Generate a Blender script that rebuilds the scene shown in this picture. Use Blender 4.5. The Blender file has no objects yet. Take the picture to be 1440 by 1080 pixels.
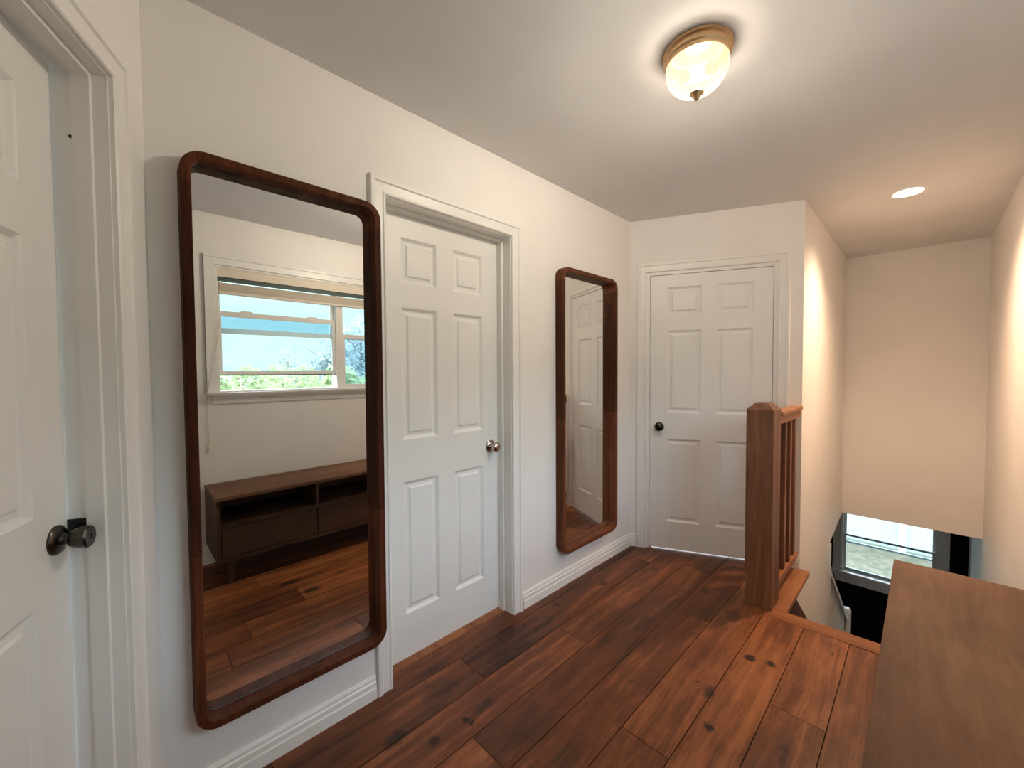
import bpy, bmesh, math, random
from mathutils import Vector, Matrix
random.seed(7)
S = bpy.context.scene
COL = S.collection
R = math.radians
PI = math.pi

# ---------------------------------------------------------------- materials
def nt(name):
    m = bpy.data.materials.new(name); m.use_nodes = True
    n = m.node_tree.nodes; n.clear()
    out = n.new('ShaderNodeOutputMaterial')
    return m, n, m.node_tree.links, out

def N(n, t, **kw):
    x = n.new(t)
    for k, v in kw.items():
        if k.startswith('i_'):
            key = k[2:]
            key = int(key) if key.isdigit() else key.replace('_', ' ')
            x.inputs[key].default_value = v
        else:
            setattr(x, k, v)
    return x

def ramp(n, stops, interp='LINEAR'):
    r = n.new('ShaderNodeValToRGB'); r.color_ramp.interpolation = interp
    e = r.color_ramp.elements
    while len(e) < len(stops): e.new(0.5)
    for q, (p, c) in zip(e, stops):
        q.position = p; q.color = (*c, 1) if len(c) == 3 else c
    return r

def srgb(r, g, b):
    f = lambda v: (v/255/12.92) if v/255 <= .04045 else ((v/255+.055)/1.055)**2.4
    return (f(r), f(g), f(b))

def paint(name, col, rough=.55, bump=.05, scale=220, vary=.03, spec=.4):
    m, n, l, out = nt(name)
    b = N(n, 'ShaderNodeBsdfPrincipled'); b.inputs['Roughness'].default_value = rough
    b.inputs['Specular IOR Level'].default_value = spec
    tc = N(n, 'ShaderNodeTexCoord')
    no = N(n, 'ShaderNodeTexNoise', i_Scale=2.3, i_Detail=3.)
    l.new(tc.outputs['Object'], no.inputs['Vector'])
    r = ramp(n, [(.3, tuple(c*(1-vary) for c in col)), (.7, tuple(min(1, c*(1+vary)) for c in col))])
    l.new(no.outputs['Fac'], r.inputs['Fac']); l.new(r.outputs['Color'], b.inputs['Base Color'])
    if bump:
        n2 = N(n, 'ShaderNodeTexNoise', i_Scale=float(scale), i_Detail=2.)
        l.new(tc.outputs['Object'], n2.inputs['Vector'])
        bp = N(n, 'ShaderNodeBump', i_Strength=bump, i_Distance=.004)
        l.new(n2.outputs['Fac'], bp.inputs['Height']); l.new(bp.outputs['Normal'], b.inputs['Normal'])
    l.new(b.outputs['BSDF'], out.inputs['Surface'])
    return m

def wood(name, dark, mid, light, axis='Z', rough=.42, grain=26., stretch=.045, blotch=.5, seam=None, knots=None, coat=.0, spec=.35, plank=False):
    """procedural timber: grain runs along AXIS; KNOTS is a list of (x, y, rx, ry) on a horizontal board"""
    m, n, l, out = nt(name)
    b = N(n, 'ShaderNodeBsdfPrincipled', i_Roughness=rough)
    b.inputs['Specular IOR Level'].default_value = spec
    b.inputs['Coat Weight'].default_value = coat; b.inputs['Coat Roughness'].default_value = .25
    tc = N(n, 'ShaderNodeTexCoord')
    s = {'X': (stretch, 1, 1), 'Y': (1, stretch, 1), 'Z': (1, 1, stretch)}[axis]
    vec = tc.outputs['Object']
    if plank:
        at = N(n, 'ShaderNodeAttribute', attribute_name='plank')
        sc = N(n, 'ShaderNodeVectorMath', operation='SCALE'); sc.inputs['Scale'].default_value = 17.
        l.new(at.outputs['Color'], sc.inputs[0])
        ad = N(n, 'ShaderNodeVectorMath', operation='ADD')
        l.new(vec, ad.inputs[0]); l.new(sc.outputs[0], ad.inputs[1]); gvec = ad.outputs[0]
    else:
        gvec = vec
    # slow wander of the grain
    wn = N(n, 'ShaderNodeTexNoise', i_Scale=2.2, i_Detail=2.)
    mw = N(n, 'ShaderNodeMapping'); mw.inputs['Scale'].default_value = tuple(.35 + .65*q for q in s)
    l.new(gvec, mw.inputs['Vector']); l.new(mw.outputs[0], wn.inputs['Vector'])
    wsc = N(n, 'ShaderNodeVectorMath', operation='SCALE'); wsc.inputs['Scale'].default_value = .12
    l.new(wn.outputs['Color'], wsc.inputs[0])
    wad = N(n, 'ShaderNodeVectorMath', operation='ADD'); l.new(gvec, wad.inputs[0]); l.new(wsc.outputs[0], wad.inputs[1])
    mp = N(n, 'ShaderNodeMapping'); mp.inputs['Scale'].default_value = s
    l.new(wad.outputs[0], mp.inputs['Vector'])
    g1 = N(n, 'ShaderNodeTexNoise', i_Scale=grain, i_Detail=5., i_Roughness=.6)
    g2 = N(n, 'ShaderNodeTexNoise', i_Scale=grain*5, i_Detail=3., i_Roughness=.7)
    l.new(mp.outputs[0], g1.inputs['Vector']); l.new(mp.outputs[0], g2.inputs['Vector'])
    bl = N(n, 'ShaderNodeTexNoise', i_Scale=3.2, i_Detail=4., i_Roughness=.6)
    mb = N(n, 'ShaderNodeMapping'); mb.inputs['Scale'].default_value = tuple(.3 + .7*q for q in s)
    l.new(gvec, mb.inputs['Vector']); l.new(mb.outputs[0], bl.inputs['Vector'])
    mx = N(n, 'ShaderNodeMix', data_type='FLOAT'); mx.inputs['Factor'].default_value = .42
    l.new(g1.outputs['Fac'], mx.inputs['A']); l.new(g2.outputs['Fac'], mx.inputs['B'])
    mx2 = N(n, 'ShaderNodeMix', data_type='FLOAT'); mx2.inputs['Factor'].default_value = blotch
    l.new(mx.outputs['Result'], mx2.inputs['A']); l.new(bl.outputs['Fac'], mx2.inputs['B'])
    fac = mx2.outputs['Result']
    if plank:
        wm = N(n, 'ShaderNodeMapping'); wm.inputs['Scale'].default_value = (1, .10, 1); l.new(wad.outputs[0], wm.inputs['Vector'])
        wv = N(n, 'ShaderNodeTexWave', wave_type='RINGS', rings_direction='Z'); wv.inputs['Scale'].default_value = 5.; wv.inputs['Distortion'].default_value = 5.; wv.inputs['Detail'].default_value = 3.; wv.inputs['Detail Scale'].default_value = 1.6
        l.new(wm.outputs[0], wv.inputs['Vector'])
        wx = N(n, 'ShaderNodeMix', data_type='FLOAT'); wx.inputs['Factor'].default_value = .045
        l.new(fac, wx.inputs['A']); l.new(wv.outputs['Fac'], wx.inputs['B']); fac = wx.outputs['Result']
        sv = N(n, 'ShaderNodeTexNoise', i_Scale=7., i_Detail=6., i_Roughness=.75); l.new(mb.outputs[0], sv.inputs['Vector'])
        s2 = N(n, 'ShaderNodeMix', data_type='FLOAT'); s2.inputs['Factor'].default_value = .32
        l.new(fac, s2.inputs['A']); l.new(sv.outputs['Fac'], s2.inputs['B']); fac = s2.outputs['Result']
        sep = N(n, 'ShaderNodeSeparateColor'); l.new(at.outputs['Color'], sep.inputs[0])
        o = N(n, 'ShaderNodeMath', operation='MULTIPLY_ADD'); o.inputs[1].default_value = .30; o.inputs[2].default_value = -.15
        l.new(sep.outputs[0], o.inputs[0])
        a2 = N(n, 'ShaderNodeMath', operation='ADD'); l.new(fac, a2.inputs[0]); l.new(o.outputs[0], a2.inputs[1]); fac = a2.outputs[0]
    r = ramp(n, [(.36, dark), (.5, mid), (.64, light)])
    l.new(fac, r.inputs['Fac'])
    colour = r.outputs['Color']
    if knots:
        dn = N(n, 'ShaderNodeTexNoise', i_Scale=30., i_Detail=3.)
        l.new(vec, dn.inputs['Vector'])
        ds = N(n, 'ShaderNodeVectorMath', operation='SCALE'); ds.inputs['Scale'].default_value = .04
        l.new(dn.outputs['Color'], ds.inputs[0])
        dv = N(n, 'ShaderNodeVectorMath', operation='ADD'); l.new(vec, dv.inputs[0]); l.new(ds.outputs[0], dv.inputs[1])
        prev = None
        for (kx, ky, rx, ry, kd) in knots:
            su = N(n, 'ShaderNodeVectorMath', operation='SUBTRACT'); su.inputs[1].default_value = (kx+.02, ky+.02, 0)
            l.new(dv.outputs[0], su.inputs[0])
            mu = N(n, 'ShaderNodeVectorMath', operation='MULTIPLY'); mu.inputs[1].default_value = (1/rx, 1/ry, 0)
            l.new(su.outputs[0], mu.inputs[0])
            le = N(n, 'ShaderNodeVectorMath', operation='LENGTH'); l.new(mu.outputs[0], le.inputs[0])
            mr = N(n, 'ShaderNodeMapRange', interpolation_type='SMOOTHSTEP'); mr.inputs['From Min'].default_value = 1.35; mr.inputs['From Max'].default_value = .5; mr.inputs['To Max'].default_value = kd
            l.new(le.outputs['Value'], mr.inputs['Value'])
            if prev is None: prev = mr.outputs[0]
            else:
                q = N(n, 'ShaderNodeMath', operation='MAXIMUM'); l.new(prev, q.inputs[0]); l.new(mr.outputs[0], q.inputs[1]); prev = q.outputs[0]
        mc = N(n, 'ShaderNodeMix', data_type='RGBA'); mc.inputs['B'].default_value = (.010, .004, .002, 1)
        l.new(prev, mc.inputs['Factor']); l.new(colour, mc.inputs['A']); colour = mc.outputs['Result']
    if seam:  # a piece of differently stained timber below a joint: a list of (z_from, z_to, brightness) along the length
        so = N(n, 'ShaderNodeSeparateXYZ'); l.new(vec, so.inputs[0])
        for (za, zb, k) in seam:
            g = N(n, 'ShaderNodeMath', operation='GREATER_THAN'); g.inputs[1].default_value = za; l.new(so.outputs['Z'], g.inputs[0])
            h = N(n, 'ShaderNodeMath', operation='LESS_THAN'); h.inputs[1].default_value = zb; l.new(so.outputs['Z'], h.inputs[0])
            gh = N(n, 'ShaderNodeMath', operation='MULTIPLY'); l.new(g.outputs[0], gh.inputs[0]); l.new(h.outputs[0], gh.inputs[1])
            mm = N(n, 'ShaderNodeMix', data_type='RGBA', blend_type='MULTIPLY'); mm.inputs['B'].default_value = (k, k*.97, k*.94, 1)
            l.new(gh.outputs[0], mm.inputs['Factor']); l.new(colour, mm.inputs['A']); colour = mm.outputs['Result']
    l.new(colour, b.inputs['Base Color'])
    rr = N(n, 'ShaderNodeMapRange'); rr.inputs['To Min'].default_value = rough+.12; rr.inputs['To Max'].default_value = rough-.06
    l.new(g1.outputs['Fac'], rr.inputs['Value']); l.new(rr.outputs[0], b.inputs['Roughness'])
    bp = N(n, 'ShaderNodeBump', i_Strength=.15, i_Distance=.002)
    l.new(mx.outputs['Result'], bp.inputs['Height']); l.new(bp.outputs['Normal'], b.inputs['Normal'])
    l.new(b.outputs['BSDF'], out.inputs['Surface'])
    return m

def metal(name, col, rough, spec=1.):
    m, n, l, out = nt(name)
    b = N(n, 'ShaderNodeBsdfPrincipled', i_Metallic=1., i_Roughness=rough)
    tc = N(n, 'ShaderNodeTexCoord'); no = N(n, 'ShaderNodeTexNoise', i_Scale=90., i_Detail=3.)
    l.new(tc.outputs['Object'], no.inputs['Vector'])
    r = ramp(n, [(.3, tuple(c*.85 for c in col)), (.7, col)]); l.new(no.outputs['Fac'], r.inputs['Fac'])
    l.new(r.outputs['Color'], b.inputs['Base Color'])
    l.new(b.outputs['BSDF'], out.inputs['Surface']); return m

def emit(name, col, st):
    m, n, l, out = nt(name)
    e = N(n, 'ShaderNodeEmission', i_Strength=st); e.inputs['Color'].default_value = (*col, 1)
    l.new(e.outputs[0], out.inputs['Surface']); return m

def pane_mat(name, tint, refl=.06):
    m, n, l, out = nt(name)
    t = N(n, 'ShaderNodeBsdfTransparent'); t.inputs['Color'].default_value = (*tint, 1)
    g = N(n, 'ShaderNodeBsdfGlossy', i_Roughness=.02)
    fr = N(n, 'ShaderNodeFresnel', i_IOR=1.35)
    mx = N(n, 'ShaderNodeMixShader')
    l.new(fr.outputs[0], mx.inputs[0]); l.new(t.outputs[0], mx.inputs[1]); l.new(g.outputs[0], mx.inputs[2])
    l.new(mx.outputs[0], out.inputs['Surface']); return m

def mirror_mat():
    m, n, l, out = nt('mirror_silver')
    b = N(n, 'ShaderNodeBsdfPrincipled', i_Metallic=1., i_Roughness=.0)
    b.inputs['Base Color'].default_value = (.86, .87, .85, 1)
    l.new(b.outputs[0], out.inputs['Surface']); return m

def shade_mat():
    """prismatic lamp glass: half clear, the ribs glowing from the bulbs behind them"""
    m, n, l, out = nt('ribbed_lamp_glass')
    t = N(n, 'ShaderNodeBsdfTransparent'); t.inputs['Color'].default_value = (.62, .60, .55, 1)
    g = N(n, 'ShaderNodeBsdfGlossy', i_Roughness=.12)
    tc = N(n, 'ShaderNodeTexCoord'); sp = N(n, 'ShaderNodeSeparateXYZ'); l.new(tc.outputs['Object'], sp.inputs[0])
    an = N(n, 'ShaderNodeMath', operation='ARCTAN2'); l.new(sp.outputs['Y'], an.inputs[0]); l.new(sp.outputs['X'], an.inputs[1])
    mu = N(n, 'ShaderNodeMath', operation='MULTIPLY'); mu.inputs[1].default_value = 72.; l.new(an.outputs[0], mu.inputs[0])
    si = N(n, 'ShaderNodeMath', operation='SINE'); l.new(mu.outputs[0], si.inputs[0])
    mr = N(n, 'ShaderNodeMapRange'); mr.inputs['From Min'].default_value = -1; mr.inputs['To Min'].default_value = .30; mr.inputs['To Max'].default_value = .58
    l.new(si.outputs[0], mr.inputs['Value'])
    em = N(n, 'ShaderNodeEmission'); em.inputs['Color'].default_value = (1, .84, .60, 1); l.new(mr.outputs[0], em.inputs['Strength'])
    fr = N(n, 'ShaderNodeFresnel', i_IOR=1.2)
    m2 = N(n, 'ShaderNodeMixShader'); l.new(fr.outputs[0], m2.inputs[0]); l.new(t.outputs[0], m2.inputs[1]); l.new(g.outputs[0], m2.inputs[2])
    m3 = N(n, 'ShaderNodeMixShader', i_0=.0); l.new(m2.outputs[0], m3.inputs[1]); l.new(t.outputs[0], m3.inputs[2])
    a = N(n, 'ShaderNodeAddShader'); l.new(m3.outputs[0], a.inputs[0]); l.new(em.outputs[0], a.inputs[1])
    l.new(a.outputs[0], out.inputs['Surface']); return m

def leaf_mat(name, c1, c2, sc=2.5):
    m, n, l, out = nt(name)
    b = N(n, 'ShaderNodeBsdfPrincipled', i_Roughness=.7)
    tc = N(n, 'ShaderNodeTexCoord'); no = N(n, 'ShaderNodeTexNoise', i_Scale=sc, i_Detail=5.)
    l.new(tc.outputs['Object'], no.inputs['Vector'])
    r = ramp(n, [(.35, c1), (.65, c2)]); l.new(no.outputs['Fac'], r.inputs['Fac']); l.new(r.outputs['Color'], b.inputs['Base Color'])
    tr = N(n, 'ShaderNodeBsdfTranslucent'); l.new(r.outputs['Color'], tr.inputs['Color'])
    mx = N(n, 'ShaderNodeMixShader', i_0=.55); l.new(b.outputs[0], mx.inputs[1]); l.new(tr.outputs[0], mx.inputs[2])
    l.new(mx.outputs[0], out.inputs['Surface']); return m

M = {}
M['wall'] = paint('white_wall_paint', (.80, .785, .765), .6, .05)
M['ceiling'] = paint('ceiling_paint', (.71, .71, .71), .8, .06, 160)
M['trim'] = paint('white_trim_enamel', (.80, .795, .775), .38, .015, 60)
M['door'] = paint('white_door_enamel', (.79, .79, .775), .42, .03, 90)
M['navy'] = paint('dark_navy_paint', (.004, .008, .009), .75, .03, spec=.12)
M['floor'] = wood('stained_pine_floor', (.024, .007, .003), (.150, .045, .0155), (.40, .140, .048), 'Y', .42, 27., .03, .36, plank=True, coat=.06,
                  knots=[(1.016, 2.064, .024, .024, .95), (1.094, 2.084, .02, .02, .95), (1.019, 1.544, .016, .018, .95), (1.0, 1.556, .008, .008, .7), (.955, 1.72, .022, .045, .8), (.168, 2.154, .022, .034, .8),
                         (.351, .926, .014, .018, .95), (.38, .934, .011, .014, .95), (.34, .789, .018, .024, .85), (.235, .692, .03, .05, .75), (.08, 1.40, .03, .07, .6), (.111, 1.769, .018, .02, .8),
                         (1.25, .76, .026, .07, .85), (1.06, .836, .026, .05, .85), (1.155, 1.048, .016, .026, .8), (.35, 1.02, .02, .05, .5), (.16, .95, .04, .09, .55), (.66, 2.5, .02, .03, .7), (.32, 2.55, .02, .03, .7),
                         (.70, 1.55, .007, .008, .8), (.90, 1.75, .006, .007, .8), (1.22, 1.30, .016, .05, .7), (1.24, 1.62, .012, .06, .6), (.55, 1.95, .03, .10, .45), (.86, 2.36, .04, .06, .5), (1.28, 2.36, .006, .02, .7), (.48, 1.36, .03, .12, .4), (.72, 1.1, .03, .1, .45)])
M['floor_gap'] = paint('dark_floor_joint', (.008, .003, .002), .9, 0)
M['rail'] = wood('honey_stained_pine', (.075, .030, .015), (.180, .076, .037), (.31, .142, .070), 'Z', .5, 24., .035, .35)
M['rail_y'] = wood('honey_stained_pine_rail', (.14, .052, .021), (.28, .112, .044), (.42, .185, .08), 'Y', .42, 22., .05, .4)
M['nosing'] = wood('stained_nosing', (.12, .04, .014), (.26, .092, .032), (.40, .155, .055), 'X', .4, 24., .05, .4)
M['mirror_wood'] = wood('walnut_mirror_frame', (.028, .0085, .004), (.085, .025, .0105), (.15, .05, .021), 'Z', .55, 26., .05, .35, spec=.1,
                        seam=[(-1, .17, .8), (.545, 1.645, .62)])
M['mirror_wood_b'] = wood('walnut_mirror_frame_spliced', (.045, .0135, .0055), (.12, .038, .0155), (.19, .067, .028), 'Z', .55, 26., .05, .35, spec=.1,
                          seam=[(.83, 1.66, .6)], coat=.1)
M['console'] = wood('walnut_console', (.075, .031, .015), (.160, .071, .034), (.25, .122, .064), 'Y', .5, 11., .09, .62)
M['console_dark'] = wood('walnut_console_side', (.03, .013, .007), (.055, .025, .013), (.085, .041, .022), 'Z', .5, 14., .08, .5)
M['console_front'] = wood('walnut_console_front', (.022, .010, .006), (.05, .023, .012), (.085, .042, .023), 'Y', .5, 10., .1, .6)  # walnut darkened: shade on drawers and shelf put into the colour
M['tread'] = wood('dark_stair_tread', (.04, .013, .006), (.085, .028, .011), (.13, .045, .018), 'X', .5, 18., .08, .4)
M['mirror'] = mirror_mat()
M['nickel'] = metal('polished_nickel', (.62, .56, .50), .12)
M['black_metal'] = metal('aged_bronze', (.085, .078, .07), .3)
M['black_gloss'] = metal('polished_black', (.035, .033, .03), .1)
M['brass'] = metal('antique_brass', (.62, .42, .24), .38)
M['plate'] = paint('black_strike_plate', (.008, .008, .008), .5, 0)
M['shade'] = shade_mat()
M['bulb'] = emit('lit_bulb', (1, .70, .42), .75)
M['led'] = emit('lit_downlight_lens', (1, .86, .66), 6.)
M['pane'] = pane_mat('clear_pane', (.94, .985, .985))
M['pane_blue'] = pane_mat('screened_pane', (.78, .89, .96))
M['pane_storm'] = pane_mat('storm_pane', (.74, .87, .95))
M['vinyl'] = paint('window_vinyl', (.78, .77, .74), .4, 0)
M['vinyl_grey'] = paint('window_frame_grey', (.42, .50, .52), .5, 0)
M['blind'] = paint('cream_blind_slat', (.74, .67, .57), .6, .02)
M['blind_dark'] = paint('blind_headrail', (.06, .09, .085), .5, 0)
M['cord'] = paint('blind_cord', (.62, .56, .46), .8, 0)
M['grass'] = leaf_mat('dry_lawn', (.12, .14, .09), (.24, .215, .165), 7.)
M['leaf'] = leaf_mat('bright_leaves', (.26, .36, .18), (.36, .44, .26))
M['leaf_blue'] = leaf_mat('hazy_leaves', (.32, .41, .42), (.37, .46, .47))  # distance haze mixed into the leaf colour
M['bark'] = paint('tree_bark', (.22, .22, .20), .9, .3, 30)  # bark lightened to grey, haze put into its colour
M['fence'] = paint('white_vinyl_fence', (.33, .42, .42), .5, 0)
M['concrete'] = paint('pale_threshold', (.6, .6, .58), .8, 0)

# ---------------------------------------------------------------- mesh helpers
def obj(name, bm, mat, parent=None, smooth=False, kind=None):
    bmesh.ops.recalc_face_normals(bm, faces=bm.faces[:]) if smooth != 'keep' else None
    me = bpy.data.meshes.new(name); bm.to_mesh(me); bm.free()
    me.materials.append(mat)
    if smooth is True:
        for p in me.polygons: p.use_smooth = True
        me.set_sharp_from_angle(angle=R(38))
    o = bpy.data.objects.new(name, me); COL.objects.link(o)
    if parent is not None: o.parent = parent
    if kind: o['kind'] = kind
    return o

def thing(name, label, cat, loc=(0, 0, 0), rz=0., group=None, kind=None):
    o = bpy.data.objects.new(name, None); COL.objects.link(o)
    o.location = loc; o.rotation_euler = (0, 0, rz); o.empty_display_size = .1
    if label: o['label'] = label
    if cat: o['category'] = cat
    if group: o['group'] = group
    if kind: o['kind'] = kind
    return o

def box(bm, x0, x1, y0, y1, z0, z1, bev=0.):
    r = bmesh.ops.create_cube(bm, size=1.)
    vs = r['verts']
    for v in vs:
        v.co = Vector(((x0+x1)/2 + v.co.x*(x1-x0), (y0+y1)/2 + v.co.y*(y1-y0), (z0+z1)/2 + v.co.z*(z1-z0)))
    if bev:
        es = list({e for v in vs for e in v.link_edges})
        bmesh.ops.bevel(bm, geom=es, offset=bev, segments=2, affect='EDGES', profile=.6)
    return bm

def B(*a, **k): return box(bmesh.new(), *a, **k)

def prism(bm, poly, axis, a0, a1):
    """extrude a 2D polygon along AXIS ('x': poly is (y,z); 'y': (x,z); 'z': (x,y))"""
    f = {'x': lambda p, t: (t, p[0], p[1]), 'y': lambda p, t: (p[0], t, p[1]), 'z': lambda p, t: (p[0], p[1], t)}[axis]
    A = [bm.verts.new(f(p, a0)) for p in poly]; C = [bm.verts.new(f(p, a1)) for p in poly]
    n = len(poly)
    bm.faces.new(A); bm.faces.new(C[::-1])
    for i in range(n): bm.faces.new((A[i], A[(i+1) % n], C[(i+1) % n], C[i]))
    return bm

def lathe(bm, prof, seg=40, M4=None, ribs=0, amp=0.):
    """PROF is a list of (radius, height); spun about z"""
    rings = []
    for (r, z) in prof:
        if r < 1e-6:
            rings.append([bm.verts.new((0, 0, z))])
        else:
            ring = []
            for k in range(seg):
                a = 2*PI*k/seg
                q = r*(1 + (amp*math.cos(ribs*a) if ribs else 0))
                ring.append(bm.verts.new((q*math.cos(a), q*math.sin(a), z)))
            rings.append(ring)
    for a, b in zip(rings, rings[1:]):
        for k in range(seg):
            k2 = (k+1) % seg
            if len(a) == 1 and len(b) == 1: continue
            if len(a) == 1: bm.faces.new((a[0], b[k], b[k2]))
            elif len(b) == 1: bm.faces.new((a[k], a[k2], b[0]))
            else: bm.faces.new((a[k], a[k2], b[k2], b[k]))
    if M4 is not None: bmesh.ops.transform(bm, matrix=M4, verts=bm.verts[:])
    return bm

def tube(bm, pts, r, seg=8):
    pts = [Vector(p) for p in pts]; rings = []
    for i, p in enumerate(pts):
        t = (pts[min(i+1, len(pts)-1)] - pts[max(i-1, 0)]).normalized()
        a = t.orthogonal().normalized(); b = t.cross(a)
        rings.append([bm.verts.new(p + r*(math.cos(2*PI*k/seg)*a + math.sin(2*PI*k/seg)*b)) for k in range(seg)])
    for A, C in zip(rings, rings[1:]):
        off = min(range(seg), key=lambda o: (A[0].co-C[o].co).length)
        for k in range(seg):
            bm.faces.new((A[k], A[(k+1) % seg], C[(k+1+off) % seg], C[(k+off) % seg]))
    bm.faces.new(rings[0][::-1]); bm.faces.new(rings[-1])
    return bm

# ---------------------------------------------------------------- measured layout (metres)
HC = 2.437                      # ceiling
YC = 2.778                      # far end of the left wall
TH = R(24.97)                   # back wall runs (cos, sin) from (0, YC)
A0, TA = .078, R(23.5)          # near end of the left wall; angled wall runs (cos, -sin) from there
XL, YL = .995, 3.241            # free end of the back wall = start of the stair wall
XR = 1.937                      # window wall
YS = 5.27                       # wall over the stairs
YN, ZG = 6.64, -2.72            # dark lower wall, lower floor
ROT_LEFT, ROT_BACK, ROT_ANG, ROT_RIGHT = R(90), TH, R(156.5), R(-90)
LA = 2.13                       # length of the angled wall

# ---------------------------------------------------------------- shell
def wall_local(name, loc, rz, x0, x1, z0, z1, holes=(), th=.12, mat='wall'):
    """a wall whose room face is the local plane y=0, openings cut clean through"""
    bm = bmesh.new()
    xs = sorted({x0, x1, *[h[0] for h in holes], *[h[1] for h in holes]})
    zs = sorted({z0, z1, *[h[2] for h in holes], *[h[3] for h in holes]})
    inside = lambda x, z: any(h[0] < x < h[1] and h[2] < z < h[3] for h in holes)
    cell = {}
    def face(*v): bm.faces.new([bm.verts.new(q) for q in v])
    for i in range(len(xs)-1):
        for j in range(len(zs)-1):
            cell[i, j] = not inside((xs[i]+xs[i+1])/2, (zs[j]+zs[j+1])/2)
    for (i, j), solid in cell.items():
        if not solid: continue
        a, b, c, d = xs[i], xs[i+1], zs[j], zs[j+1]
        face((a, 0, c), (b, 0, c), (b, 0, d), (a, 0, d)); face((b, th, c), (a, th, c), (a, th, d), (b, th, d))
        if not cell.get((i-1, j)): face((a, th, c), (a, 0, c), (a, 0, d), (a, th, d))
        if not cell.get((i+1, j)): face((b, 0, c), (b, th, c), (b, th, d), (b, 0, d))
        if not cell.get((i, j-1)): face((a, 0, c), (a, th, c), (b, th, c), (b, 0, c))
        if not cell.get((i, j+1)): face((a, 0, d), (b, 0, d), (b, th, d), (a, th, d))
    bmesh.ops.remove_doubles(bm, verts=bm.verts[:], dist=1e-5)
    o = obj(name, bm, M[mat], smooth='keep', kind='structure'); o.location = loc; o.rotation_euler = (0, 0, rz)
    return o

DH = 2.045
D1 = (.811, 1.522)              # door in the left wall (y)
D2 = (.143, .930)               # door in the back wall (s)
D3 = (.1775, .1775+.80)         # door in the angled wall (s from the corner)
WIN = (.527, 2.247, 1.195, 2.086)   # window in the right wall (y, z)

wall_local('wall_left', (0, 0, 0), ROT_LEFT, A0-.05, YC+.05, 0, HC, [(D1[0]-.02, D1[1]+.02, -.01, DH+.02)])
wall_local('wall_back', (0, YC, 0), ROT_BACK, -.05, 1.0975, 0, HC, [(D2[0]-.039, D2[1]+.039, -.01, 2.066)])
# the angled wall's local x runs towards the corner, so its far end is the origin
ex, ey = math.cos(TA)*LA, A0 - math.sin(TA)*LA
wall_local('wall_front', (ex, ey, 0), ROT_ANG, -.05, LA+.05, 0, HC, [(LA-D3[1]-.02, LA-D3[0]+.02, -.01, DH+.02)])
# right wall: local x = -y
wall_local('wall_right', (XR, 0, 0), ROT_RIGHT, -(YN+.1), 1.0, ZG, HC, [(-WIN[1], -WIN[0], WIN[2], WIN[3])], th=.14)
bm = bmesh.new()
for q in ([(2.56, ZG), (4.40, ZG), (4.40, -.225), (4.40, -.03), (2.56, -.03)], [(YL, -.03), (4.40, -.03), (4.40, HC), (YL, HC)], [(4.40, -.225), (YS, -.131), (YS, HC), (4.40, HC)]):
    prism(bm, q, 'x', XL-.11, XL)
obj('wall_stair_left', bm, M['wall'], kind='structure')
obj('wall_stair_back', B(XL-.11, XR+.1, YS, YS+.12, -.131, HC), M['wall'], kind='structure')
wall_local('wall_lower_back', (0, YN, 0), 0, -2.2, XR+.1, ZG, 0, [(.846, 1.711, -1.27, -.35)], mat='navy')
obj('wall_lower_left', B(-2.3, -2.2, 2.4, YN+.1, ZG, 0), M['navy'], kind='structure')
obj('wall_lower_front', B(-2.3, XR+.1, 2.44, 2.54, ZG, -.03), M['wall'], kind='structure')
bm = bmesh.new(); box(bm, -2.3, XL-.11, 2.44, YN+.12, -.131, -.05); box(bm, XL-.11, XR+.1, YS+.12, YN+.12, -.131, -.05)
obj('ceiling_lower', bm, M['ceiling'], kind='structure')
obj('floor_lower', B(-2.3, XR+.1, 2.44, YN+.12, ZG-.1, ZG), M['tread'], kind='structure')
bm = B(-.3, XR+.14, ey-.3, YS+.12, HC, HC+.1)
obj('ceiling', bm, M['ceiling'], kind='structure')

# floorboards, each column 18 cm wide, with its own butt joints
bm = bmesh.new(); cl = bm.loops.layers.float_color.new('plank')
edges = [-.113, .067, .247, .427, .607, .787, .967, 1.147, 1.327, 1.507, 1.687, 1.867, XR]
joints = {0: [.35, 2.3], 1: [1.114, 2.62], 2: [1.615, 0.02], 3: [.897, 2.75], 4: [2.214, .35], 5: [1.32, .463], 6: [.77], 7: [1.83, .1], 8: [.62], 9: [1.4], 10: [.3], 11: [1.0]}
tone = {(5, 1): .5, (5, 2): .62, (6, 1): .66, (7, 2): .70, (7, 1): .62, (4, 1): .52, (4, 2): .38, (3, 1): .45, (3, 2): .36, (2, 1): .5, (2, 2): .42, (1, 1): .28, (1, 2): .5, (8, 1): .55, (0, 1): .3}  # board tones with the downlight painted in: lighter by the stairs, darker left
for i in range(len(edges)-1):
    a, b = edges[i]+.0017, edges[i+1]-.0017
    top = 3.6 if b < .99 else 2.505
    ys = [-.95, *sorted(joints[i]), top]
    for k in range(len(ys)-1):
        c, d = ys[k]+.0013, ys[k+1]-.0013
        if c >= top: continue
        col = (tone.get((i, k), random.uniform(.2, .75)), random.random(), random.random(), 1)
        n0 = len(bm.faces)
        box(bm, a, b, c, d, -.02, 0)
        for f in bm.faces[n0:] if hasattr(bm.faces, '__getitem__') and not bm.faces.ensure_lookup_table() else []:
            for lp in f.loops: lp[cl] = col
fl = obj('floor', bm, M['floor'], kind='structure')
bm = bmesh.new()
prism(bm, [(-.75, -.95), (XR+.1, -.95), (XR+.1, 2.5), (.968, 2.5), (.968, 3.7), (-.75, 3.7)], 'z', -.125, -.0125)
obj('floor_base', bm, M['floor_gap'], kind='structure')
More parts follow.
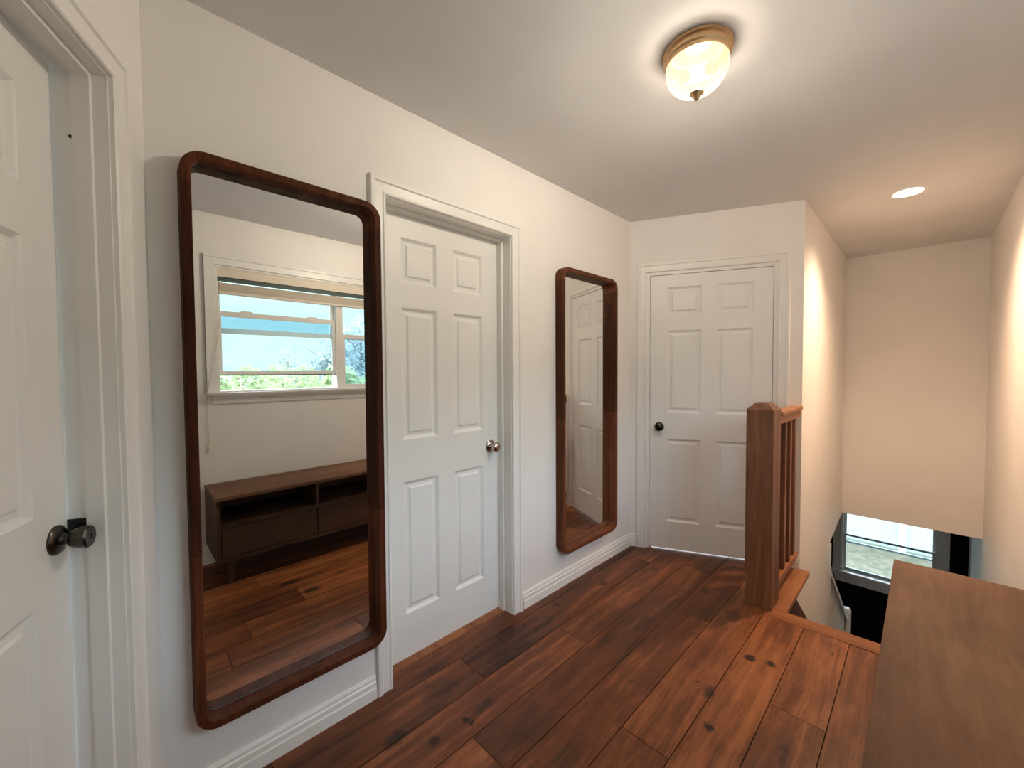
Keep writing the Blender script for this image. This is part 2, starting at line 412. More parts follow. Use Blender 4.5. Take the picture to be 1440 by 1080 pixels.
# boards under the left wall's door, leaking light put into their orange, pale floor behind the far door
obj('floor_light_strip', B(-.9, -.058, D1[0]+.001, D1[1]-.001, -.012, .0015), M['nosing'], kind='structure')
bm = B(-.3, 1.0, .30, 1.2, -.006, .0); o = obj('floor_room_back', bm, M['concrete'], kind='structure'); o.location = (0, YC, 0); o.rotation_euler = (0, 0, ROT_BACK)

# ---------------------------------------------------------------- trim
BB = [(0, 0), (.0155, 0), (.0155, .044), (.0125, .049), (.0125, .068), (.0085, .073), (.0085, .083), (.004, .093), (0, .093)]
def baseboard(name, loc, rz, runs):
    bm = bmesh.new()
    for (a, b) in runs: prism(bm, [(-d, z) for d, z in BB], 'x', a, b)
    o = obj(name, bm, M['trim'], kind='structure'); o.location = loc; o.rotation_euler = (0, 0, rz)
baseboard('baseboard_left', (0, 0, 0), ROT_LEFT, [(A0, D1[0]-.078), (D1[1]+.078, YC)])
baseboard('baseboard_back', (0, YC, 0), ROT_BACK, [(0, D2[0]-.095), (D2[1]+.095, 1.09)])
baseboard('baseboard_front', (ex, ey, 0), ROT_ANG, [(0, LA-D3[1]-.078), (LA-D3[0]+.078, LA)])
baseboard('baseboard_right', (XR, 0, 0), ROT_RIGHT, [(-2.5, .75)])

CAS = [(.004, 0), (.004, .010), (.008, .0135), (.014, .0135), (.018, .0105), (.048, .0125), (.053, .018), (.068, .018), (.072, .014), (.072, 0)]
def casing(bm, w, h, rev=0.):
    path = []
    for (o, d) in CAS:
        o = o + rev
        path.append([(-o, -d, 0), (-o, -d, h+o), (w+o, -d, h+o), (w+o, -d, 0)])
    V = [[bm.verts.new(p) for p in q] for q in path]
    n = len(V)
    for i in range(n):
        A, C = V[i], V[(i+1) % n]
        for k in range(3): bm.faces.new((A[k], A[k+1], C[k+1], C[k]))
    bm.faces.new([v[0] for v in V]); bm.faces.new([v[3] for v in V][::-1])
    return bm

PZ = [(.215, .828), (1.020, 1.621), (1.730, 1.935)]
def door_leaf(w, h, z0=.012, th=.035):
    """six-panel moulded leaf: front face y=0 facing -y"""
    bm = bmesh.new()
    st, mu = .115, .095
    pw = (w - 2*st - mu)/2
    cols = [(st, st+pw), (w-st-pw, w-st)]
    xs = [0, cols[0][0], cols[0][1], cols[1][0], cols[1][1], w]
    zs = [z0, PZ[0][0], PZ[0][1], PZ[1][0], PZ[1][1], PZ[2][0], PZ[2][1], h]
    def face(*p): bm.faces.new([bm.verts.new(q) for q in p])
    for i in range(5):
        for j in range(7):
            a, b, c, d = xs[i], xs[i+1], zs[j], zs[j+1]
            if i in (1, 3) and j in (1, 3, 5):
                rings = [(0, 0), (.004, .003), (.012, .0105), (.018, .0120), (.030, .0100), (.036, .0045), (.038, .0038)]
                L = [[(a+o, y, c+o), (b-o, y, c+o), (b-o, y, d-o), (a+o, y, d-o)] for o, y in rings]
                for P, Q in zip(L, L[1:]):
                    for k in range(4): face(P[k], P[(k+1) % 4], Q[(k+1) % 4], Q[k])
                face(*L[-1])
            else:
                face((a, 0, c), (b, 0, c), (b, 0, d), (a, 0, d))
    face((0, th, z0), (0, th, h), (w, th, h), (w, th, z0))
    face((0, 0, z0), (0, 0, h), (0, th, h), (0, th, z0)); face((w, 0, z0), (w, th, z0), (w, th, h), (w, 0, h))
    face((0, 0, h), (w, 0, h), (w, th, h), (0, th, h)); face((0, 0, z0), (0, th, z0), (w, th, z0), (w, 0, z0))
    bmesh.ops.remove_doubles(bm, verts=bm.verts[:], dist=1e-6)
    return bm

TOY = Matrix.Rotation(R(90), 4, 'X')      # lathe axis z -> -y (out of the door)
KNOB = {'round': ([(0, 0), (.033, 0), (.033, .004), (.028, .009), (.016, .012), (.013, .016)],
                  [(.012, .014), (.011, .026), (.015, .031), (.024, .037), (.0275, .045), (.0265, .053), (.02, .060), (.010, .063), (0, .0635)]),
        'tulip': ([(0, 0), (.0335, 0), (.0335, .004), (.029, .009), (.015, .012), (.012, .018)],
                  [(.0115, .012), (.0115, .024), (.0175, .027), (.0215, .034), (.0245, .046), (.0255, .057), (.0225, .061), (.008, .0605), (.007, .058), (0, .058)])}
def make_door(name, loc, rz, w, knob, side, style, kz=.925, recess=.075, ajar=0., plate=False, rev=0., dh=DH):
    t = thing(name, None, None, loc, rz, kind='structure')
    jd = .12
    bm = bmesh.new()
    f = .02+rev
    box(bm, -f, 0, 0, jd, 0, dh+f); box(bm, w, w+f, 0, jd, 0, dh+f); box(bm, 0, w, 0, jd, dh, dh+f)
    so = recess-.037 if recess > .04 else recess+.037                         # door stop: in front of the leaf
    s1 = recess-.003 if recess > .04 else so+.035
    box(bm, 0, .011, so, s1, 0, dh); box(bm, w-.011, w, so, s1, 0, dh); box(bm, .011, w-.011, so, s1, dh-.011, dh)
    obj('door_frame', bm, M['trim'], t)
    obj('casing', casing(bmesh.new(), w, dh, rev), M['trim'], t)
    lf = obj('door_leaf', door_leaf(w-.006, dh-.004), M['door'], t)
    lf.location = (.003, recess, 0)
    if ajar:                                 # hinged at local x=0, swings away
        lf.rotation_euler = (0, 0, ajar)
    kx = (w-.006-(.045 if plate else .064)) if side > 0 else .064
    m = M[knob]
    ro = obj('door_rosette', lathe(bmesh.new(), KNOB[style][0], 36, TOY), m, lf, smooth=True); ro.location = (kx, 0, kz)
    kb = obj('door_knob', lathe(bmesh.new(), KNOB[style][1], 36, TOY), m, lf, smooth=True); kb.location = (kx, 0, kz)
    kb['label'] = {'nickel': 'polished nickel round knob', 'black_gloss': 'shiny black round knob', 'black_metal': 'dark bronze tapered knob'}[knob]
    if plate:
        obj('strike_plate', box(bmesh.new(), w-.0016, w-.0002, recess-.003, recess+.045, kz-.02, kz+.032), M['plate'], t)
        hole = obj('screw_hole', lathe(bmesh.new(), [(0, 0), (.0042, 0), (.0042, .001), (0, .001)], 12, Matrix.Rotation(R(-90), 4, 'Y')), M['plate'], t)
        hole.location = (w-.0005, recess+.004, 1.889)
    return t

make_door('door_1', (0, D1[0], 0), ROT_LEFT, D1[1]-D1[0], 'nickel', 1, 'round', recess=.095)
make_door('door_2', (math.cos(TH)*D2[0], YC+math.sin(TH)*D2[0], 0), ROT_BACK, D2[1]-D2[0], 'black_gloss', -1, 'round', kz=.915, recess=.004, rev=.019, dh=2.027)
w3 = D3[1]-D3[0]
make_door('door_3', (math.cos(TA)*D3[1], A0-math.sin(TA)*D3[1], 0), ROT_ANG, w3, 'black_metal', 1, 'tulip', kz=.949, recess=.066, ajar=R(2.6), plate=True)

# stair edge: nosing strip across the landing, board under the railing, skirt and steps
bm = prism(bmesh.new(), [(.962, 2.495), (XR-.001, 2.497+.03), (XR-.001, 2.63), (.962, 2.590)], 'z', -.03, .0015)
obj('trim_1', bm, M['nosing'], kind='structure')
obj('trim_2', B(.86, 1.052, 2.592, 3.236, -.028, .001, bev=.003), M['rail_y'], kind='structure')
SK = [(2.56, -.028), (2.935, -.028), (3.077, -.14), (4.40, -1.177), (4.40, -1.47), (2.56, -.03)]
bm = prism(bmesh.new(), [(2.60, -.029), (2.935, -.029), (4.40, -1.177), (4.40, -1.50), (2.60, -.09)], 'x', XL-.001, XL+.016)
obj('trim_3', bm, M['tread'], kind='structure')
bm = bmesh.new()
for k in range(1, 14):
    y0 = 2.62+.245*(k-1); z = -.19*k
    box(bm, XL+.001 if y0 < 4.4 else XL-.06, XR-.001, y0, y0+.27, z-.03, z); box(bm, XL+.001 if y0 < 4.4 else XL-.06, XR-.001, y0-.002, y0+.018, z, z+.19-.0305)
st = obj('staircase', bm, M['tread'], kind='structure')

# ---------------------------------------------------------------- upstairs railing
t = thing('stair_railing', 'stained pine stair railing with a thick newel post and three balusters on the landing edge', 'railing', (.925, 2.625, 0))
def rel(bm, o=(.925, 2.625, 0)):
    bmesh.ops.translate(bm, verts=bm.verts[:], vec=-Vector(o)); return bm
x0, x1, y0, y1 = .857, .990, 2.542, 2.707
bm = bmesh.new()
c = .032
low = [(x0, y0), (x1, y0), (x1, y1), (x0, y1)]; top = [(x0+c, y0+c), (x1-c, y0+c), (x1-c, y1-c), (x0+c, y1-c)]
V0 = [bm.verts.new((*p, 0)) for p in low]; V1 = [bm.verts.new((*p, 1.108)) for p in low]; V2 = [bm.verts.new((*p, 1.142)) for p in top]
bm.faces.new(V0); bm.faces.new(V2)
for A, C in ((V0, V1), (V1, V2)):
    for k in range(4): bm.faces.new((A[k], A[(k+1) % 4], C[(k+1) % 4], C[k]))
es = [e for e in bm.edges if abs(e.verts[0].co.z-e.verts[1].co.z) > .5]
bmesh.ops.bevel(bm, geom=es, offset=.003, segments=2, affect='EDGES')
obj('newel_post', rel(bm), M['rail'], t)
obj('handrail', rel(B(.93, 1.001, y1, YL+.004, 1.068, 1.089, bev=.004)), M['rail_y'], t)
obj('rail_apron', rel(B(.935, .988, y1, YL-.002, 1.018, 1.068, bev=.002)), M['rail_y'], t)
obj('bottom_rail', rel(B(.93, .985, y1, YL-.002, .070, .112, bev=.003)), M['rail_y'], t)
for y in (2.903, 3.035, 3.160):
    obj('baluster', rel(B(.938, .978, y-.02, y+.02, .112, 1.018, bev=.003)), M['rail'], t)

# ---------------------------------------------------------------- wall mirrors
def rrect(x0, x1, z0, z1, r, n=10):
    P = []
    for cx, cz, a0 in ((x1-r, z1-r, 0), (x0+r, z1-r, 90), (x0+r, z0+r, 180), (x1-r, z0+r, 270)):
        for k in range(n+1):
            a = R(a0 + 90*k/n); P.append((cx+r*math.cos(a), cz+r*math.sin(a)))
    return P
def make_mirror(label, y0, y1, z0, z1, mat, depth=.058, gd=.004):
    t = thing('wall_mirror', label, 'mirror', (0, y0, z0), ROT_LEFT, group='tall wooden framed mirrors on the left wall')
    w, h = y1-y0, z1-z0
    th = .0265
    bm = bmesh.new()
    e = .003
    loops = [(0, -.0005, 0), (0, -(depth-e), 0), (e, -depth, 1), (th-e, -depth, 2), (th, -(depth-e), 3), (th, -.0005, 3)]
    L = []
    for o, y, _ in loops:
        r = .062-o if o < .015 else max(.012, .060-o)
        L.append([bm.verts.new((x, y, z)) for x, z in rrect(o, w-o, o, h-o, r)])
    n = len(L[0])
    for i in range(len(L)):
        A, C = L[i], L[(i+1) % len(L)]
        for k in range(n): bm.faces.new((A[k], A[(k+1) % n], C[(k+1) % n], C[k]))
    obj('mirror_frame', bm, mat, t, smooth=True)
    bm = bmesh.new()                            # dark joint where the glass meets the frame
    q = [[bm.verts.new((x, y, z)) for x, z in rrect(o, w-o, o, h-o, .034)] for o, y in ((th-.001, -gd-.002), (th+.0012, -gd-.002), (th+.0012, -gd), (th-.001, -gd))]
    for i in range(4):
        for k in range(len(q[0])): bm.faces.new((q[i][k], q[i][(k+1) % len(q[0])], q[(i+1) % 4][(k+1) % len(q[0])], q[(i+1) % 4][k]))
    obj('glass_joint', bm, M['plate'], t)
    bm = bmesh.new()
    P = rrect(th, w-th, th, h-th, .033)
    prism(bm, P, 'y', -gd, -.001)
    obj('mirror_glass', bm, M['mirror'], t)
    return t
make_mirror('tall wooden framed mirror left of the middle door, reflecting a window and low console', .149, .760, .240, 1.982, M['mirror_wood'])
make_mirror('tall wooden framed mirror beside the corner, reflecting part of the far white door', 1.899, 2.511, .213, 1.953, M['mirror_wood_b'])

# ---------------------------------------------------------------- ceiling lamp and downlight
LX, LY = .985, 1.470
t = thing('ceiling_light', 'lit flush ceiling lamp with ribbed glass dome and brass rim', 'ceiling light', (LX, LY, HC))
pan = [(0, 0), (.106, 0), (.112, -.004), (.112, -.012), (.104, -.016), (.104, -.022), (.108, -.026), (.108, -.033), (.102, -.038), (.102, -.046), (.099, -.049), (.097, -.044), (.085, -.012), (0, -.012)]
obj('lamp_pan', lathe(bmesh.new(), pan, 64), M['brass'], t, smooth=True)
dome = [(.098, -.044), (.1005, -.056), (.100, -.070), (.095, -.090), (.084, -.110), (.066, -.128), (.042, -.141), (.018, -.147), (.010, -.148)]
obj('glass_shade', lathe(bmesh.new(), dome, 360, ribs=72, amp=.012), M['shade'], t, smooth=True)
fin = [(.0, -.139), (.022, -.142), (.023, -.147), (.017, -.152), (.012, -.158), (.009, -.164), (.004, -.170), (0, -.171)]
obj('finial', lathe(bmesh.new(), fin, 24), M['brass'], t, smooth=True)
for (bx, by) in ((-.042, -.012), (.044, .014)):
    bm = bmesh.new(); bmesh.ops.create_uvsphere(bm, u_segments=20, v_segments=12, radius=.022)
    bmesh.ops.translate(bm, verts=bm.verts[:], vec=(bx, by, -.075))
    obj('bulb', bm, M['bulb'], t, smooth=True)
RX, RY = 1.468, 3.577
t = thing('recessed_downlight', 'small round lit downlight recessed in the stair ceiling', 'downlight', (RX, RY, HC))
obj('trim_ring', lathe(bmesh.new(), [(.072, 0), (.094, 0), (.093, -.004), (.080, -.006), (.072, -.003), (.072, 0)], 48), M['trim'], t, smooth=True)
obj('lens', lathe(bmesh.new(), [(0, -.003), (.073, -.003), (.073, -.001), (0, -.001)], 48), M['led'], t)

# ---------------------------------------------------------------- media console
CX0, CX1, CY0, CY1, CZ = 1.484, XR-.018, .427, 2.240, .559
t = thing('media_console', 'long low walnut media console against the window wall, front right of the photo', 'console', (CX0, CY0, 0))
def rc(bm): return rel(bm, (CX0, CY0, 0))
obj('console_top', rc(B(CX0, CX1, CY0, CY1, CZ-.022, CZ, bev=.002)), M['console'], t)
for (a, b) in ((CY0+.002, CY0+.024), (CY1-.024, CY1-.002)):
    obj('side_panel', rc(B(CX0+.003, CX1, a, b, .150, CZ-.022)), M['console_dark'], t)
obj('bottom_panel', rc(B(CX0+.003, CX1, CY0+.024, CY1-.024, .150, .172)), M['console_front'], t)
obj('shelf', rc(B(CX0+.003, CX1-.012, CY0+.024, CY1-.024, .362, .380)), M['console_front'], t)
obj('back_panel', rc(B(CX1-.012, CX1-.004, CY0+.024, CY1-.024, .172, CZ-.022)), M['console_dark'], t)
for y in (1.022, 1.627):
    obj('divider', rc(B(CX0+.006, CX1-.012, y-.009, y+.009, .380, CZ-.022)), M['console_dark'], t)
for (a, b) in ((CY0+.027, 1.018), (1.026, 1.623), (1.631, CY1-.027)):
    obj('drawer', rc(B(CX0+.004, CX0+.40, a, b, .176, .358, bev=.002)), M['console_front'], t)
for (lx, ly, sx, sy) in ((CX0+.05, CY0+.09, -1, -1), (CX0+.05, CY1-.09, -1, 1), (CX1-.05, CY0+.09, 1, -1), (CX1-.05, CY1-.09, 1, 1)):
    bm = bmesh.new()
    A = lathe(bm, [(0, 0), (.014, 0), (.024, .150), (0, .150)], 20)
    for v in bm.verts:
        k = 1 - v.co.z/.15
        v.co.x += lx + sx*.018*k; v.co.y += ly + sy*.018*k
    obj('leg', rc(bm), M['console_dark'], t, smooth=True)

# ---------------------------------------------------------------- hall window (seen in the mirror), blind, outside
W1 = thing('window_1', None, None, (XR, 0, 0), 0, kind='structure')
def fr(bm, x0, x1, y0, y1, z0, z1, s, sb=None, st_=None):
    """a sash: four bars"""
    sb = s if sb is None else sb; st_ = s if st_ is None else st_
    box(bm, x0, x1, y0, y0+s, z0, z1); box(bm, x0, x1, y1-s, y1, z0, z1)
    box(bm, x0, x1, y0+s, y1-s, z0, z0+sb); box(bm, x0, x1, y0+s, y1-s, z1-st_, z1)
    return bm
ya, yb, za, zb = WIN
bm = bmesh.new()      # casing on the room side, flat with a raised back band
for (o0, o1, d) in ((0.004, .068, .012), (.052, .068, .02)):
    box(bm, -d, 0, ya-o1, ya-o0, za, zb+o1); box(bm, -d, 0, yb+o0, yb+o1, za, zb+o1); box(bm, -d, 0, ya-o0, yb+o0, zb+o0, zb+o1)
obj('casing', bm, M['trim'], W1)
bm = bmesh.new(); prism(bm, [(-.055, za-.002), (.14, za-.002), (.14, za-.018), (-.05, za-.018)], 'y', ya-.075, yb+.075)
prism(bm, [(-.042, za-.018), (0, za-.018), (0, za-.08), (-.012, za-.08), (-.018, za-.05), (-.03, za-.04)], 'y', ya-.035, yb+.035)
obj('window_sill', bm, M['trim'], W1)
bm = bmesh.new(); fr(bm, .0, .14, ya-.0, yb, za-.001, zb, .010); box(bm, .03, .14, 1.362, 1.418, za, zb)
obj('window_frame', bm, M['vinyl'], W1)
for (u0, u1, lift) in ((ya+.010, 1.362, .115), (1.418, yb-.010, .0)):
    up = obj('upper_sash', fr(bmesh.new(), .088, .112, u0, u1, 1.620, zb-.01, .022, .038, .03), M['vinyl'], W1)
    obj('pane', B(.099, .102, u0+.022, u1-.022, 1.658, zb-.04), M['pane'], up)
    lo = obj('lower_sash', fr(bmesh.new(), .052, .076, u0, u1, za+.008+lift, 1.660+lift, .024, .026, .036), M['vinyl'], W1)
    if lift:
        obj('storm_pane', B(.122, .125, u0+.022, u1-.022, 1.655, 1.752), M['pane_storm'], up)
        for k in (.22, .78):
            yy = u0+(u1-u0)*k; box_ = prism(bmesh.new(), [(yy-.05, 1.66+lift), (yy+.05, 1.66+lift), (yy+.03, 1.672+lift), (yy-.03, 1.672+lift)], 'x', .054, .074)
            obj('sash_latch', box_, M['vinyl'], lo)
        obj('weather_strip', B(.050, .078, u0, u1, za+.002+lift, za+.008+lift), M['plate'], lo)
    obj('pane', B(.063, .066, u0+.024, u1-.024, za+.034+lift, 1.624+lift), M['pane_blue' if not lift else 'pane'], lo)

bl = thing('window_blind', 'cream wooden blind pulled up to the top of the hall window', 'blind', (XR, ya, zb))
def rb(bm): return rel(bm, (XR, ya, zb))
obj('valance', rb(B(XR+.006, XR+.012, ya+.006, yb-.006, 2.012, 2.078, bev=.001)), M['blind'], bl)
obj('headrail', rb(B(XR+.016, XR+.05, ya+.006, yb-.006, 1.985, 2.03)), M['blind_dark'], bl)
bm = bmesh.new()
for k in range(12):
    z = 1.912+.0052*k; box(bm, XR+.012+.001*(k % 3), XR+.048, ya+.008, yb-.008, z, z+.0034)
obj('slat_stack', rb(bm), M['blind'], bl)
obj('bottom_rail', rb(B(XR+.011, XR+.049, ya+.008, yb-.008, 1.894, 1.911, bev=.002)), M['blind'], bl)
bm = bmesh.new()
tube(bm, [(XR+.01, ya+.03, 1.985), (XR-.004, ya+.022, 1.85), (XR-.024, ya+.012, 1.70), (XR-.028, ya-.02, 1.45), (XR-.03, ya-.066, 1.215), (XR-.024, ya-.071, 1.195), (XR-.014, ya-.068, 1.12), (XR-.008, ya-.066, .84)], .0022)
tube(bm, [(XR-.028, ya-.058, 1.25), (XR-.032, ya-.072, 1.19), (XR-.026, ya-.078, 1.22), (XR-.02, ya-.066, 1.26)], .003)
obj('pull_cord', rb(bm), M['cord'], bl)
bm = lathe(bmesh.new(), [(0, .04), (.004, .038), (.011, .012), (.012, 0), (0, 0)], 16); bmesh.ops.translate(bm, verts=bm.verts[:], vec=(XR-.014, ya-.066, .795))
obj('tassel', rb(bm), M['blind'], bl)

# outside
obj('ground', B(-40, 80, -50, 60, -3.0, -2.9), M['grass'], kind='structure')
def tree(label, p, ztop, rad, leaves, size, mat, sparse=1., group=None):
    t = thing('tree', label, 'tree', (p[0], p[1], -2.9), group='trees outside the hall window')
    H = ztop+2.9
    bm = bmesh.new(); tube(bm, [(0, 0, 0), (.05, .03, H*.3), (0, .08, H*.55), (.05, 0, H*.8)], .05+.02*rad)
    for k in range(9):
        a = 2*PI*k/9+random.random(); z = H*(.35+.05*k)
        tube(bm, [(0, 0, z), (.45*rad*math.cos(a), .45*rad*math.sin(a), z+.12*H), (.75*rad*math.cos(a), .75*rad*math.sin(a), z+.17*H)], .03, 6)
    obj('trunk', bm, M['bark'], t)
    cs = []
    for k in range(16):
        a = random.random()*2*PI; rr = rad*math.sqrt(random.random())*.72
        zz = H - rad*.32 - random.random()*min(H*.55, rad*1.5) - .35*rr
        cs.append((Vector((rr*math.cos(a), rr*math.sin(a), zz)), rad*random.uniform(.26, .42)*sparse))
    cs.append((Vector((0, 0, H-rad*.25)), rad*.28*sparse))
    bm = bmesh.new()
    for k in range(leaves):
        c, r = random.choice(cs)
        d = Vector((random.gauss(0, 1), random.gauss(0, 1), random.gauss(0, 1))).normalized()
        q = c + d*r*random.uniform(.6, 1.05)
        a = Vector((random.gauss(0, 1), random.gauss(0, 1), random.gauss(0, 1))).normalized(); b = a.orthogonal().normalized()
        s = size*random.uniform(.6, 1.3)
        bm.faces.new([bm.verts.new(q + s*(x*a + y*b)) for x, y in ((-.5, 0), (0, -.3), (.5, 0), (0, .3))])
    obj('crown', bm, mat, t, smooth='keep')
VC = Vector((-1.539, 0, 1.329))
def at(az, dist): return VC + Vector((math.cos(az), math.sin(az), 0))*dist
low_labels = ['bright green low tree seen at the left of the mirrored window gap', 'bright green bushy tree second along the mirrored window gap', 'bright green bushy tree in the middle of the mirrored window gap',
              'bright green tree fourth along the mirrored window gap', 'bright green low tree at the right of the mirrored window gap', 'bright green low tree behind the mirrored window mullion']
for k, (az, d, zt, rad) in enumerate(((7.5, 14, 1.35, 1.7), (11.5, 18.7, 1.45, 1.7), (14.5, 24.5, 1.6, 2.3), (17.6, 30.5, 1.75, 2.5), (21.5, 13.2, 1.45, 1.5), (26.0, 24, 1.6, 2.1))):
    p = at(R(az), d)
    tree(low_labels[k], (p.x, p.y), zt, rad, 4200, .25, M['leaf'], 1.2)
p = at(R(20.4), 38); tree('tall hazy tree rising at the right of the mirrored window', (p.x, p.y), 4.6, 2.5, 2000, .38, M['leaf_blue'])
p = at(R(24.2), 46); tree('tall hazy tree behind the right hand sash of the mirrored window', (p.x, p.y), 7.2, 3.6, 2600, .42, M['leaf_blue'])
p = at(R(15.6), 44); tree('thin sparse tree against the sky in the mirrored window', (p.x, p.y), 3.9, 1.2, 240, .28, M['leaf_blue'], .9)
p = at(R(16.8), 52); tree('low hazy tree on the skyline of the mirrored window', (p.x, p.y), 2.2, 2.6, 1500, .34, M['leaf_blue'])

# ---------------------------------------------------------------- downstairs window, railing and fence
W2 = thing('window_2', None, None, (0, YN, 0), 0, kind='structure')
bm = bmesh.new()
box(bm, .766, .846, -.02, 0, -1.25, -.25); box(bm, 1.711, 1.798, -.02, 0, -1.25, -.25); box(bm, .846, 1.711, -.02, 0, -.35, -.25)
obj('casing', bm, M['trim'], W2)
bm = bmesh.new(); box(bm, .735, 1.83, -.06, .1, -1.29, -1.252, bev=.004); prism(bm, [(.775, -1.29), (1.79, -1.29), (1.77, -1.395), (.795, -1.395)], 'y', -.022, 0)
obj('window_sill', bm, M['trim'], W2)
bm = bmesh.new(); fr(bm, .846, 1.711, 0, .1, 0, 0, 0) if False else None
box(bm, .846, .862, 0, .12, -1.252, -.35); box(bm, 1.695, 1.711, 0, .12, -1.252, -.35); box(bm, .862, 1.695, 0, .12, -.366, -.35)
obj('window_frame', bm, M['vinyl'], W2)
def sash2(name, y, z0, z1, bot, top, tint, pmat, rail):
    bm = bmesh.new()
    box(bm, .862, .893, y, y+.022, z0, z1); box(bm, 1.664, 1.695, y, y+.022, z0, z1)
    s = obj(name, bm, M['vinyl'], W2)
    bm = bmesh.new(); box(bm, .893, 1.664, y-.002, y+.02, z0, z0+bot); box(bm, .893, 1.664, y-.002, y+.02, z1-top, z1)
    obj('sash_rail', bm, M[rail], s)
    obj('pane', B(.893, 1.664, y+.009, y+.012, z0+bot, z1-top), M[pmat], s)
sash2('lower_sash', .04, -1.25, -.785, .03, .024, None, 'pane', 'vinyl_grey')
sash2('upper_sash', .075, -.905, -.366, .022, .02, None, 'pane', 'vinyl_grey')

t = thing('lower_stair_railing', 'white painted stair railing with balusters on the lower flight', 'railing', (.955, 4.45, ZG))
def rl(bm): return rel(bm, (.955, 4.45, ZG))
zr = lambda y: -.63 - (y-4.80)*.775
obj('wall_post', rl(B(.905, .995, 4.401, 4.61, -1.9, -.245)), M['trim'], t)
obj('handrail', rl(prism(bmesh.new(), [(4.61, zr(4.61)-.025), (6.01, zr(6.01)-.025), (6.01, zr(6.01)+.025), (4.61, zr(4.61)+.025)], 'x', .925, .985)), M['trim'], t)
obj('bottom_rail', rl(prism(bmesh.new(), [(4.61, zr(4.61)-.85), (6.01, zr(6.01)-.85), (6.01, zr(6.01)-.80), (4.61, zr(4.61)-.80)], 'x', .93, .98)), M['trim'], t)
for k in range(10):
    y = 4.72+.125*k
    obj('baluster', rl(B(.942, .968, y-.013, y+.013, zr(y)-.815, zr(y)-.01)), M['trim'], t)
bm = lathe(bmesh.new(), [(0, ZG), (.046, ZG), (.046, -1.50), (.043, -1.475), (.03, -1.458), (0, -1.452)], 32)
bmesh.ops.translate(bm, verts=bm.verts[:], vec=(.968, 6.05, 0))
obj('newel_post', rl(bm), M['trim'], t, smooth=True)

t = thing('garden_fence', 'pale panelled fence across the lawn outside the downstairs window', 'fence', (0, 12.8, -2.9))
bm = bmesh.new(); box(bm, -6, 8, 0, .04, .08, 1.8)
obj('fence_panel', bm, M['fence'], t)
for k in range(8):
    x = -6+1.82*k+.04+1.82*.0
    xx = 1.28+(k-4)*1.9
    obj('fence_post', B(xx-.06, xx+.06, -.05, .08, 0, 1.9), M['vinyl'], t)

# ---------------------------------------------------------------- light
def lamp(name, kind, loc, energy, col, **kw):
    d = bpy.data.lights.new(name, kind); d.energy = energy; d.color = col
    for k, v in kw.items(): setattr(d, k, v)
    o = bpy.data.objects.new(name, d); COL.objects.link(o); o.location = loc; return o
WARM = (1, .80, .56)
cb = lamp('ceiling_bulb_light', 'POINT', (LX, LY, HC-.105), 37, (1, .90, .79), shadow_soft_size=.05)
cb.data.use_nodes = True                     # the ribbed glass sends most of the light sideways and down, little up
ln, ll = cb.data.node_tree.nodes, cb.data.node_tree.links
ltc = ln.new('ShaderNodeTexCoord'); lsp = ln.new('ShaderNodeSeparateXYZ'); ll.new(ltc.outputs['Normal'], lsp.inputs[0])
lmr = ln.new('ShaderNodeMapRange'); lmr.interpolation_type = 'SMOOTHSTEP'
for k, v in (('From Min', .0), ('From Max', .42), ('To Min', 1.), ('To Max', .14)): lmr.inputs[k].default_value = v
ll.new(lsp.outputs['Z'], lmr.inputs['Value']); ll.new(lmr.outputs[0], ln['Emission'].inputs['Strength'])
lamp('downlight_beam', 'SPOT', (RX, RY, HC-.012), 17, (1, .67, .45), shadow_soft_size=.05, spot_size=R(134), spot_blend=.4)
lamp('downlight_core', 'SPOT', (RX, RY, HC-.012), 122, (1, .65, .41), shadow_soft_size=.04, spot_size=R(118), spot_blend=1.)

w = bpy.data.worlds.new('sky'); S.world = w; w.use_nodes = True
n, l = w.node_tree.nodes, w.node_tree.links; n.clear()
out = n.new('ShaderNodeOutputWorld'); bg = n.new('ShaderNodeBackground')
tc = n.new('ShaderNodeTexCoord'); sp = n.new('ShaderNodeSeparateXYZ'); l.new(tc.outputs['Generated'], sp.inputs[0])
no = n.new('ShaderNodeTexNoise'); no.inputs['Scale'].default_value = 3.; no.inputs['Detail'].default_value = 4.
mp = n.new('ShaderNodeMapping'); mp.inputs['Scale'].default_value = (1, 1, 5); l.new(tc.outputs['Generated'], mp.inputs[0]); l.new(mp.outputs[0], no.inputs['Vector'])
cr = ramp(n, [(.35, (.66, .95, 1.02)), (.65, (.82, 1.05, 1.03))]); l.new(no.outputs['Fac'], cr.inputs['Fac'])
mr = n.new('ShaderNodeMapRange'); mr.interpolation_type = 'SMOOTHSTEP'
mr.inputs['From Min'].default_value = .14; mr.inputs['From Max'].default_value = .42; mr.inputs['To Min'].default_value = .86; mr.inputs['To Max'].default_value = 7.6
l.new(sp.outputs['Z'], mr.inputs['Value'])
hi = n.new('ShaderNodeMapRange'); hi.inputs['From Min'].default_value = .14; hi.inputs['From Max'].default_value = .42; l.new(sp.outputs['Z'], hi.inputs['Value'])
mxc = n.new('ShaderNodeMix'); mxc.data_type = 'RGBA'; mxc.inputs['B'].default_value = (.86, .93, 1.04, 1)
l.new(hi.outputs[0], mxc.inputs['Factor']); l.new(cr.outputs['Color'], mxc.inputs['A'])
l.new(mxc.outputs['Result'], bg.inputs['Color']); l.new(mr.outputs[0], bg.inputs['Strength']); l.new(bg.outputs[0], out.inputs['Surface'])

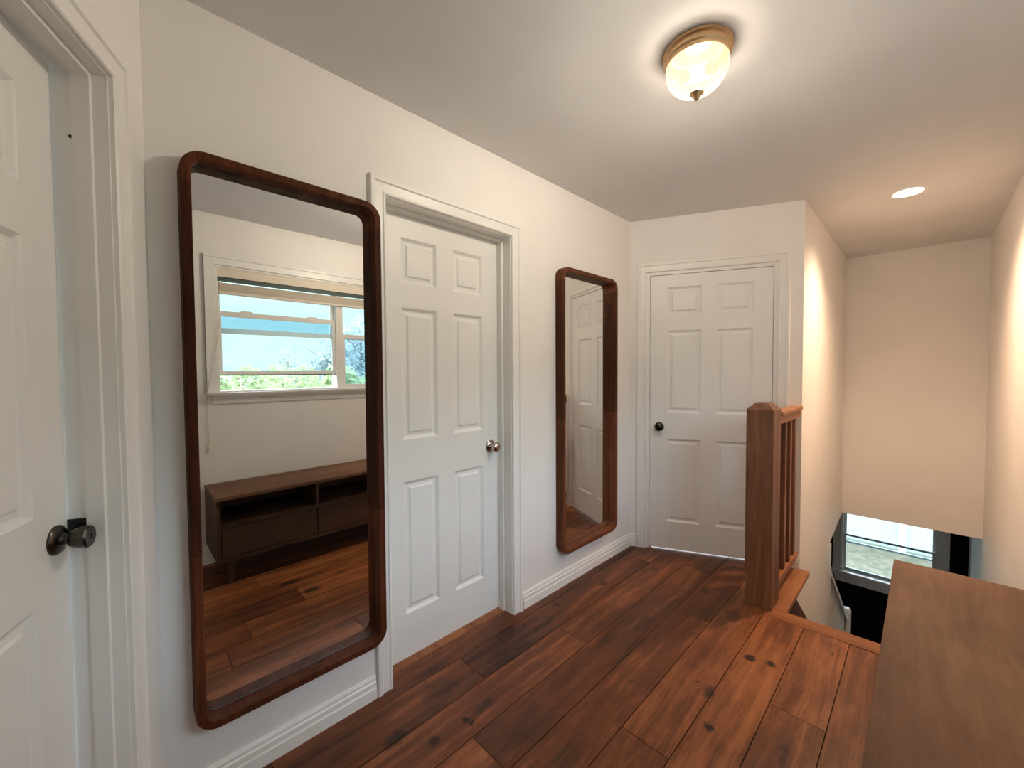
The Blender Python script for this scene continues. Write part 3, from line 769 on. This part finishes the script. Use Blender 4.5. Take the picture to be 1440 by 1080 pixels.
# ---------------------------------------------------------------- what the setting is called
for nm, (lab, cat) in {
    'wall_left': ('long white wall with two tall mirrors and the middle door', 'wall'), 'wall_back': ('short white end wall holding the far door with the black knob', 'wall'),
    'wall_front': ('white angled wall holding the near door with the bronze knob', 'wall'), 'wall_right': ('white wall with the hall window, seen in the mirror and beside the stairs', 'wall'),
    'wall_stair_left': ('warm lit wall on the left of the stairwell', 'wall'), 'wall_stair_back': ('warm lit wall hanging over the foot of the stairs', 'wall'),
    'wall_lower_back': ('almost black wall around the downstairs window', 'wall'), 'ceiling': ('plain ceiling with a ribbed glass lamp and a small downlight', 'ceiling'),
    'floor': ('wide reddish brown knotty pine floorboards', 'floor'), 'floor_light_strip': ('lighter orange floor strip under the middle door, light painted into its wood', 'floor'),
    'door_1': ('white six panel door between the two tall mirrors', 'door'), 'door_2': ('white six panel door in the end wall behind the newel post', 'door'),
    'door_3': ('white six panel door standing slightly ajar, cut off by the photo edge', 'door'),
    'window_1': ('hall window with a raised lower sash, reflected in the larger mirror', 'window'), 'window_2': ('downstairs window in the black wall looking onto dry grass', 'window'),
    'baseboard_left': ('white moulded baseboard below the two mirrors', 'baseboard'), 'trim_1': ('orange brown nosing strip at the top of the stairs', 'trim'),
    'trim_2': ('orange brown board along the landing edge under the railing', 'trim'), 'trim_3': ('dark brown skirt board sloping down the stair wall', 'trim'),
    'staircase': ('dark wooden steps going down behind the nosing strip', 'stairs'), 'ground': ('dry pale lawn outside the downstairs window', 'lawn')}.items():
    q = bpy.data.objects.get(nm)
    if q is not None: q['label'] = lab; q['category'] = cat

# ---------------------------------------------------------------- camera
cd = bpy.data.cameras.new('camera'); cam = bpy.data.objects.new('camera', cd); COL.objects.link(cam)
r = Vector((.7015389, .71260508, -.0060963)); u = Vector((-.01752222, .02580091, .99951352)); d = Vector((-.71241571, .7010908, -.03058677))
mat = Matrix((r, u, -d)).transposed().to_4x4(); mat.translation = (1.55497749, 0, 1.32876937)
cam.matrix_world = mat
cd.sensor_width = 36.; cd.lens = 569.4946/1440*36.; cd.clip_start = .02; cd.clip_end = 300
S.camera = cam
S.view_settings.view_transform = 'Standard'; S.view_settings.look = 'None'; S.view_settings.exposure = .62; S.view_settings.gamma = 1.
S.cycles.use_denoising = True
S.cycles.max_bounces = 14; S.cycles.diffuse_bounces = 8; S.cycles.glossy_bounces = 6; S.cycles.transparent_max_bounces = 16
S.cycles.sample_clamp_indirect = 6.
